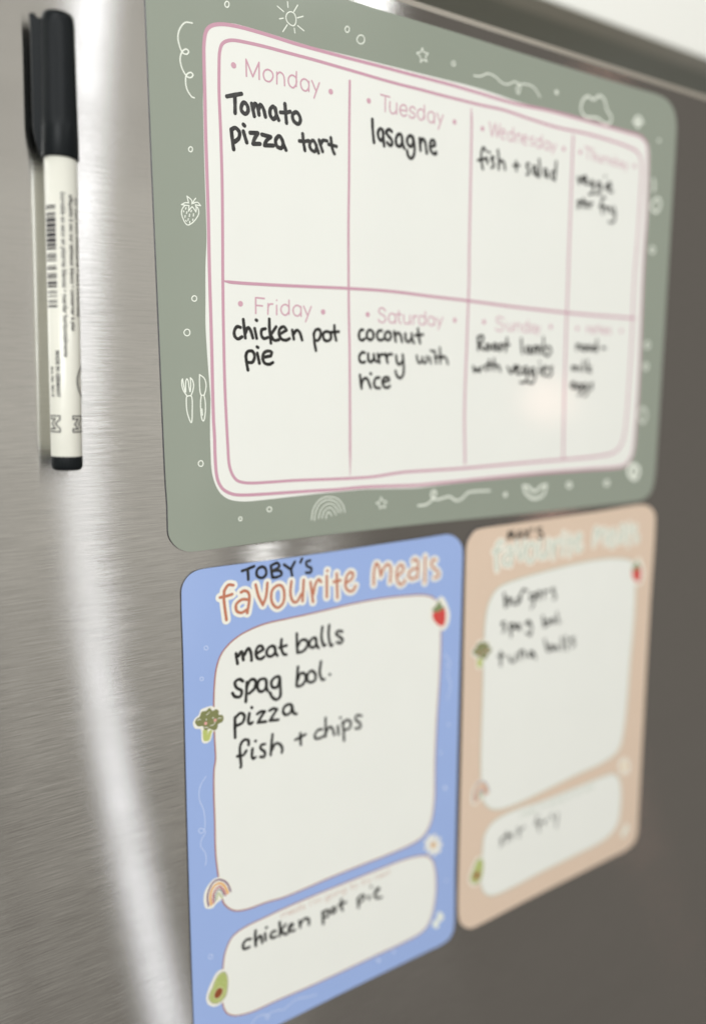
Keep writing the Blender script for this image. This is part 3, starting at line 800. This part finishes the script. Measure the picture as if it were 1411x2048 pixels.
word('spag', '200,690 160,667 112,700 125,760 185,800 170,863 110,863 82,825 | 245,700 240,800 232,922 | 247,745 290,672 340,682 330,770 270,828 | 440,662 380,682 365,770 400,808 450,780 465,690 440,662 | 462,690 467,770 480,800 | 610,642 560,647 520,700 535,760 590,750 610,642 | 615,650 622,760 620,860 580,897 530,870 505,820', ZN, 'on the blue board', B, 1.31)
word('bol.', '820,527 810,640 805,743 | 812,690 850,602 900,612 900,690 850,743 807,745 | 975,572 930,612 927,680 960,703 1010,680 1015,610 975,572 | 1080,467 1065,590 1090,670 1118,670 | 1178,613 1180,616', ZN, 'on the blue board', B, 1.26)
word('pizza', '95,217 95,320 97,413 | 100,217 150,175 187,200 170,265 117,295 | 235,177 225,265 245,280 265,265 | 256,120 260,124 | 312,183 350,160 386,160 | 386,160 350,210 318,268 | 318,268 360,262 396,258 | 432,150 470,130 503,138 | 503,138 470,190 435,248 | 435,248 515,240 | 640,92 582,107 562,160 592,193 640,160 640,92 | 650,105 665,175 693,183', ZP, 'on the blue board', B, 1.28)
word('fish', '228,485 225,440 182,437 147,490 145,580 155,690 150,703 | 117,595 175,585 205,542 | 265,522 260,600 275,618 293,605 | 294,446 297,448 | 385,477 350,487 345,520 385,555 380,600 342,600 | 460,382 450,480 442,583 | 450,540 490,472 530,477 555,520 550,558', ZP, 'on the blue board', B, 1.24)
word('plus sign', '730,372 732,430 735,483 | 682,435 730,410 780,382', ZP, 'on the blue board', B, 1.21)
word('chips', '940,332 900,342 870,390 880,423 930,415 955,398 | 975,222 975,320 975,403 | 978,370 1010,312 1040,322 1060,388 | 1095,302 1100,383 | 1118,219 1121,221 | 1140,262 1150,350 1155,443 | 1145,280 1180,242 1218,260 1210,320 1165,338 | 1325,202 1280,197 1265,235 1310,275 1313,315 1265,325', ZP, 'on the blue board', B, 1.16)
word('chicken', '135,652 100,657 70,700 77,738 125,723 | 180,577 175,640 182,712 | 185,670 215,622 230,640 238,683 | 262,602 268,662 | 273,552 277,549 | 355,582 330,587 312,620 325,643 360,630 | 390,502 395,560 392,623 | 443,522 400,580 | 400,577 440,610 463,600 | 475,560 508,527 | 508,527 495,517 472,550 480,583 523,573 | 565,492 572,548 | 570,525 610,472 645,477 650,522', ZC, 'in the lower box of the blue board', B, 1.26)
word('pot', '770,412 772,460 775,518 | 775,432 800,397 825,415 815,450 787,458 | 870,372 847,395 860,423 885,400 870,372 | 935,302 932,360 945,398 | 912,350 973,327', ZC, 'in the lower box of the blue board', B, 1.26)
word('pie', '1080,292 1085,373 | 1085,292 1120,262 1135,290 1102,328 | 1175,272 1180,298 | 1195,190 1197,192 | 1225,260 1268,212 | 1268,212 1255,202 1227,250 1240,288 1288,283', ZC, 'in the lower box of the blue board', B, 1.26)

# small printed line in the lower box, drawn with a rounded single-stroke alphabet
FONT = {
    'm': (1.5, '0,1 0,0 | 0,.7 .35,1 .7,.7 .7,0 | .7,.7 1.1,1 1.4,.7 1.4,0'), 'e': (.9, '.05,.5 .85,.5 .7,.9 .4,1 .1,.8 0,.45 .15,.1 .5,0 .8,.15'),
    'a': (.9, '.4,1 .75,.75 .75,.25 .4,0 .05,.25 .05,.75 .4,1 | .8,1 .8,0'), 'l': (.35, '.1,1.8 .1,0'), 's': (.75, '.65,.85 .35,1 .05,.8 .3,.55 .6,.35 .55,.08 .25,0 0,.15'),
    'i': (.35, '.1,1 .1,0 | .1,1.5 .1,1.52'), 'I': (.4, '.1,1.7 .1,0'), "'": (.3, '.1,1.7 .1,1.4'), 'g': (.95, '.4,1 .75,.75 .75,.25 .4,0 .05,.25 .05,.75 .4,1 | .8,1 .8,-.3 .5,-.6 .1,-.45'),
    'o': (.95, '.42,1 .8,.75 .8,.25 .42,0 .05,.25 .05,.75 .42,1'), 'n': (.9, '0,1 0,0 | 0,.7 .35,1 .7,.75 .7,0'), 't': (.6, '.25,1.5 .25,.2 .5,0 | 0,1 .5,1'),
    'r': (.6, '0,1 0,0 | 0,.6 .25,.95 .5,.95'), 'y': (.85, '0,1 .38,.1 | .75,1 .2,-.6'), 'x': (.8, '0,1 .65,0 | .65,1 0,0'), ' ': (.55, '')}


def small_print(name, text, p0, p1, hgt, width, m, parent, label, shift=(0, 0)):
    tot = sum(FONT[c][0] for c in text) + 0.12 * len(text)
    a, b = on_door(p0[0], p0[1], ZF), on_door(p1[0], p1[1], ZF)
    ux, uy = (b[0] - a[0]) / tot, (b[1] - a[1]) / tot
    l = math.hypot(ux, uy)
    vx, vy = -uy / l * hgt, ux / l * hgt
    bm = bmesh.new()
    cx = 0
    for c in text:
        for part in FONT[c][1].split('|'):
            pts = []
            for q in part.split():
                x, y = [float(v) for v in q.split(',')]
                pts.append((a[0] + shift[0] + (cx + x) * ux + y * vx, a[1] + shift[1] + (cx + x) * uy + y * vy))
            if pts:
                cl = len(pts) > 3 and pts[0] == pts[-1]
                ribbon(bm, cat_rom(pts[:-1] if cl else pts, cl, 3), width, Z_TEXT, cl)
        cx += FONT[c][0] + 0.12
    return obj(name, bm, m, parent, label)


small_print('small_print', "meals I'm going to try next", (562, 1836), (781, 1747), 1.9, 0.34, M_faint, B, 'faint printed line in the lower box')
small_print('small_print', "meals I'm going to try next", (562, 1836), (781, 1747), 1.9, 0.34, M_sage, O, 'faint printed line in the lower box', (146.2, 1.2))

ZX = (960, 1040, 4.276)
ZU = (980, 1160, 7.426)
ZY = (980, 1610, 9.407)
word('of an owner name', '230,165 242,98 | 242,98 258,150 | 258,150 275,92 | 275,92 292,158 | 312,160 332,90 | 332,90 352,150 | 318,135 348,128 | 372,92 412,145 | 415,82 375,148 | 440,70 437,95 | 520,68 488,75 492,100 525,112 528,145 495,152', ZX, 'above the peach title', O, 1.1)
word('burgers', '200,192 208,300 218,400 | 217,340 255,262 282,310 250,385 | 310,272 338,360 398,340 | 402,262 412,350 | 440,310 440,215 | 440,240 485,140 540,160 | 640,205 592,222 592,290 638,270 640,205 | 645,210 640,350 602,415 | 690,250 740,195 | 740,195 705,165 682,230 720,285 | 790,265 790,155 | 790,185 850,155 | 945,125 902,142 945,200 962,260 930,285', ZU, 'on the peach board', O)
word('spag', '210,622 162,642 215,720 182,775 | 282,652 305,835 | 292,680 330,642 350,700 312,738 | 402,652 372,690 400,728 430,680 402,652 | 430,665 440,738 | 560,605 522,642 560,658 578,620 560,605 | 578,610 608,700 590,818 530,778', ZU, 'on the peach board', O)
word('bol.', '772,532 782,620 792,698 | 795,640 850,592 860,650 802,690 | 920,572 892,610 930,638 948,600 920,572 | 985,482 1000,638 | 1035,618 1037,620', ZU, 'on the peach board', O)
word('tuna', '152,1060 150,1268 | 112,1132 200,1120 | 270,1130 300,1208 360,1200 380,1102 | 430,1180 432,1052 | 435,1090 480,1042 510,1148 | 590,1062 562,1110 608,1138 618,1080 590,1062 | 630,1062 668,1168', ZU, 'on the peach board', O)
word('balls', '800,882 825,980 850,1058 | 850,1005 888,960 900,1030 862,1058 | 950,982 932,1020 960,1038 978,990 950,982 | 985,985 1000,1030 | 1052,852 1070,1038 | 1112,832 1132,1038 | 1245,855 1182,880 1245,950 1205,995', ZU, 'on the peach board', O)
word('stir', '240,622 182,650 220,720 182,778 | 302,502 320,698 | 252,580 370,562 | 400,522 402,638 | 510,422 540,598 | 540,482 635,402', ZY, 'in the lower box of the peach board', O, 1.0)
word('fry', '900,205 862,232 885,350 918,495 | 832,350 958,330 | 1000,282 1010,358 | 1012,300 1058,282 | 1130,172 1180,255 | 1258,152 1230,415', ZY, 'in the lower box of the peach board', O, 1.0)

# ---------------------------------------------------------------- the marker
AX_Z = 9.0
Mk = empty('whiteboard_marker', W(-36, 36, 0), 'white barrelled dry wipe marker with black clip cap stuck upright on the steel door', 'marker')
p_top = on_door(115.5, 30, AX_Z)
p_bot = on_door(134.5, 936, AX_Z)
A0 = Vector((p_bot[0], p_bot[1], AX_Z))
A1 = Vector((p_top[0], p_top[1], AX_Z))
axd = (A1 - A0).normalized()
MLEN = (A1 - A0).length
side = Vector((axd.y, -axd.x, 0))            # to the right
outw = Vector((0, 0, 1))
cdir = (Vector(CAM) - (A0 + A1) / 2)
cdir = cdir - axd * cdir.dot(axd)
cdir.normalize()
view_ang = math.atan2(cdir.dot(side), cdir.dot(outw))      # direction of the viewer round the barrel


def mk(s, ang, r):
    """point on the marker: s mm from the bottom, ang round the axis from straight out, radius r"""
    p = A0 + axd * s + side * (math.sin(ang) * r) + outw * (math.cos(ang) * r)
    return W(p.x, p.y, p.z)


def s_at(py, px=125):
    """distance along the axis that shows at photograph row py"""
    q = on_door(px, py, AX_Z + 4.6)
    return (Vector((q[0], q[1], AX_Z)) - A0).dot(axd)


def lathe(prof, seg=64, ridge=0, rd=0.0, span=None):
    bm = bmesh.new()
    rings = []
    for s, r in prof:
        ring_ = []
        for k in range(seg):
            a = k * math.tau / seg
            rr = r
            if ridge and span and span[0] <= s <= span[1]:
                rr = r - rd * (0.5 + 0.5 * math.cos(a * ridge))
            ring_.append(bm.verts.new(mk(s, a, rr)))
        rings.append(ring_)
    for i in range(len(rings) - 1):
        for k in range(seg):
            j = (k + 1) % seg
            bm.faces.new([rings[i][k], rings[i][j], rings[i + 1][j], rings[i + 1][k]])
    bm.faces.new(rings[0][::-1])
    bm.faces.new(rings[-1])
    bmesh.ops.recalc_face_normals(bm, faces=bm.faces)
    return bm


s_cap = s_at(311)
s_plug = s_at(914)
R_B = 4.95
obj('barrel', lathe([(s_plug - 0.5, R_B - 0.1), (s_plug + 0.15, R_B - 0.05), (s_plug + 0.4, R_B), (s_cap + 2, R_B + 0.1)], 96), M_barrel, Mk, smooth=True)
obj('end_plug', lathe([(-0.6, 3.9), (-0.3, 4.5), (0.3, 4.85), (1.0, 5.0), (s_plug - 0.2, 5.05), (s_plug, 4.9)], 192, 32, 0.14, (0.3, s_plug - 0.2)), M_cap, Mk, smooth=True)
cap_top = MLEN
prof = [(s_cap - 0.2, 4.98), (s_cap - 0.2, 5.45), (s_cap + 0.2, 5.6), (s_cap + 6, 5.55), (s_cap + 9, 5.5)]
n = 12
for i in range(n + 1):
    s = s_cap + 9.5 + (cap_top - 3 - s_cap - 9.5) * i / n
    prof.append((s, 5.45 - 0.55 * i / n))
prof += [(cap_top - 2, 4.85), (cap_top - 0.8, 4.7), (cap_top - 0.2, 4.4), (cap_top, 4.0)]
cap = obj('cap', lathe(prof, 256, 44, 0.11, (s_cap + 9.4, cap_top - 2.5)), M_cap, Mk, smooth=True)
# clip along the door side of the cap
bm = bmesh.new()
ca = math.radians(-121)
cv, ct = (math.sin(ca), math.cos(ca)), (math.cos(ca), -math.sin(ca))
sec = []
for s, r0, r1, hw in [(s_cap - 0.4, 4.9, 5.6, 0.6), (s_cap + 1.5, 4.9, 6.4, 0.9), (s_cap + 5, 4.9, 7.6, 1.1), (s_cap + 9, 4.9, 8.3, 1.15), (cap_top - 6, 4.6, 8.3, 1.15), (cap_top - 1.6, 4.5, 8.5, 1.15), (cap_top - 1.5, 6.6, 8.6, 1.15), (cap_top - 0.5, 6.6, 8.6, 1.15), (cap_top - 0.1, 6.9, 8.3, 0.9)]:
    rr = []
    for r, h in [(r0, -hw), (r1 - 0.4, -hw), (r1, -hw + 0.4), (r1, hw - 0.4), (r1 - 0.4, hw), (r0, hw)]:
        p = A0 + axd * s + side * (cv[0] * r + ct[0] * h) + outw * (cv[1] * r + ct[1] * h)
        p.z = max(p.z, 0.15)
        rr.append(bm.verts.new(W(p.x, p.y, p.z)))
    sec.append(rr)
for i in range(len(sec) - 1):
    for k in range(6):
        j = (k + 1) % 6
        bm.faces.new([sec[i][k], sec[i][j], sec[i + 1][j], sec[i + 1][k]])
bm.faces.new(sec[0][::-1])
bm.faces.new(sec[-1])
bmesh.ops.recalc_face_normals(bm, faces=bm.faces)
obj('clip', bm, M_cap, Mk)


# -- print on the barrel
def wrap_mesh(bm, s0, ang0, parent, name, label, m=M_ptxt, lift=0.10):
    """flat mesh (x = along text, y = up the letters, mm) wrapped on the barrel, reading downwards"""
    for v in bm.verts:
        x, y = v.co.x, v.co.y
        v.co = mk(s0 - x, ang0 + y / R_B, R_B + 0.05 + lift)
    return obj(name, bm, m, parent, label)


def barrel_text(text, py0, py1, u, hgt, label, bold=False):
    cu = D.curves.new('lettering', 'FONT')
    cu.body = text
    cu.size = 1.0
    cu.resolution_u = 3
    cu.offset = 0.03 if bold else 0.02
    o = D.objects.new('lettering_source', cu)
    COL.objects.link(o)
    dg = bpy.context.evaluated_depsgraph_get()
    me = o.evaluated_get(dg).to_mesh()
    bm = bmesh.new()
    bm.from_mesh(me)
    o.evaluated_get(dg).to_mesh_clear()
    D.objects.remove(o)
    D.curves.remove(cu)
    xs = [v.co.x for v in bm.verts]
    x0, x1 = min(xs), max(xs)
    sa, sb = s_at(py0), s_at(py1)
    k = (sa - sb) / (x1 - x0)
    for v in bm.verts:
        v.co.x = (v.co.x - x0) * k
        v.co.y = v.co.y * hgt / 0.72 - hgt * 0.3
    bmesh.ops.subdivide_edges(bm, edges=[e for e in bm.edges if e.calc_length() > 0.4], cuts=2)
    return wrap_mesh(bm, sa, view_ang + math.asin(u), Mk, 'barrel_print', label)


barrel_text('borrable en seco en pizarras blancas \u2022 guardar horizontalmente', 385, 714, 0.04, 1.5, 'fine print line in Spanish')
barrel_text('effa\u00e7able \u00e0 sec sur tableaux blancs \u2022 conserver \u00e0 plat', 387, 661, 0.52, 1.5, 'fine print line in French')
barrel_text('dry wipe from whiteboards \u2022 store horizontally', 390, 632, 0.86, 1.5, 'fine print line in English')
barrel_text('MADE IN GERMANY', 701.7, 795, -0.47, 1.35, 'small capitals MADE IN GERMANY', True)
barrel_text('Art. Nr. 301-9', 732.5, 794, -0.80, 1.2, 'small article number', True)
# barcode
bm = bmesh.new()
random.seed(3)
sa, sb = s_at(411), s_at(615)
L_ = sa - sb
bars = '1101000110101111011110111011110111101110110001011010100001011000101101001110110001010010001010011'
nb = len(bars)
a0, a1 = view_ang + math.asin(-0.93), view_ang + math.asin(-0.37)
i = 0
while i < nb:
    if bars[i] == '1':
        j = i
        while j < nb and bars[j] == '1':
            j += 1
        x0, x1 = L_ * i / nb, L_ * j / nb
        K = 6
        for k in range(K):
            b0, b1 = a0 + (a1 - a0) * k / K, a0 + (a1 - a0) * (k + 1) / K
            bm.faces.new([bm.verts.new(mk(sa - x, b, R_B + 0.14)) for x, b in ((x0, b0), (x0, b1), (x1, b1), (x1, b0))])
        i = j
    else:
        i += 1
bmesh.ops.recalc_face_normals(bm, faces=bm.faces)
obj('barcode', bm, M_ptxt, Mk)


def barrel_strokes(segs, s0, ang0, width, label):
    """outline drawing on the barrel, coordinates in mm (x down the barrel, y to the right)"""
    bm = bmesh.new()
    for raw in segs:
        pts = [raw[0]]
        for (xa, ya), (xb, yb) in zip(raw, raw[1:]):
            kk = max(1, int(math.hypot(xb - xa, yb - ya) / 0.45))
            pts += [(xa + (xb - xa) * q / kk, ya + (yb - ya) * q / kk) for q in range(1, kk + 1)]
        n = len(pts)
        for i in range(n - 1):
            (xa, ya), (xb, yb) = pts[i], pts[i + 1]
            l = math.hypot(xb - xa, yb - ya)
            tx, ty = (xb - xa) / l * width / 2, (yb - ya) / l * width / 2
            q = [(xa - tx - ty, ya - ty + tx), (xa - tx + ty, ya - ty - tx), (xb + tx + ty, yb + ty - tx), (xb + tx - ty, yb + ty + tx)]
            vs = [bm.verts.new((a, b, 0)) for a, b in q]
            bm.faces.new(vs)
    for v in bm.verts:
        v.co = mk(s0 - v.co.x, ang0 + v.co.y / R_B, R_B + 0.16 + random.random() * 0.003)
    return obj('barrel_print', bm, M_ptxt, Mk, label)


sm0, sm1 = s_at(832), s_at(864)
H_ = sm0 - sm1
wM = 3.7
Mpts = [(0, 0), (0, wM), (1.1, wM), (2.6, wM * 0.55), (H_ - 1.1, wM), (H_, wM), (H_, 0), (H_ - 1.0, 0), (H_ - 1.0, wM * 0.55), (2.7, wM * 0.15), (1.0, wM * 0.55), (1.0, 0), (0, 0)]
barrel_strokes([Mpts], sm0, view_ang + math.asin(-0.37) - wM / R_B, 0.4, 'outlined letter M at the left')
barrel_strokes([Mpts], sm0, view_ang + math.asin(0.42), 0.4, 'outlined letter M at the right')
sc0, sc1 = s_at(729), s_at(795)
cr = (sc0 - sc1) / 2
circ = [(cr + cr * math.cos(a * math.tau / 48), cr * 0.9 + cr * 0.9 * math.sin(a * math.tau / 48)) for a in range(49)]
circ2 = [(cr + cr * .86 * math.cos(a * math.tau / 48), cr * 0.9 + cr * .77 * math.sin(a * math.tau / 48)) for a in range(49)]
barrel_strokes([circ], sc0, view_ang + math.asin(0.72), 0.45, 'round printed ring at the right')
barrel_strokes([circ2], sc0, view_ang + math.asin(0.72), 0.15, 'round printed ring at the right')

SC.cycles.use_denoising = True
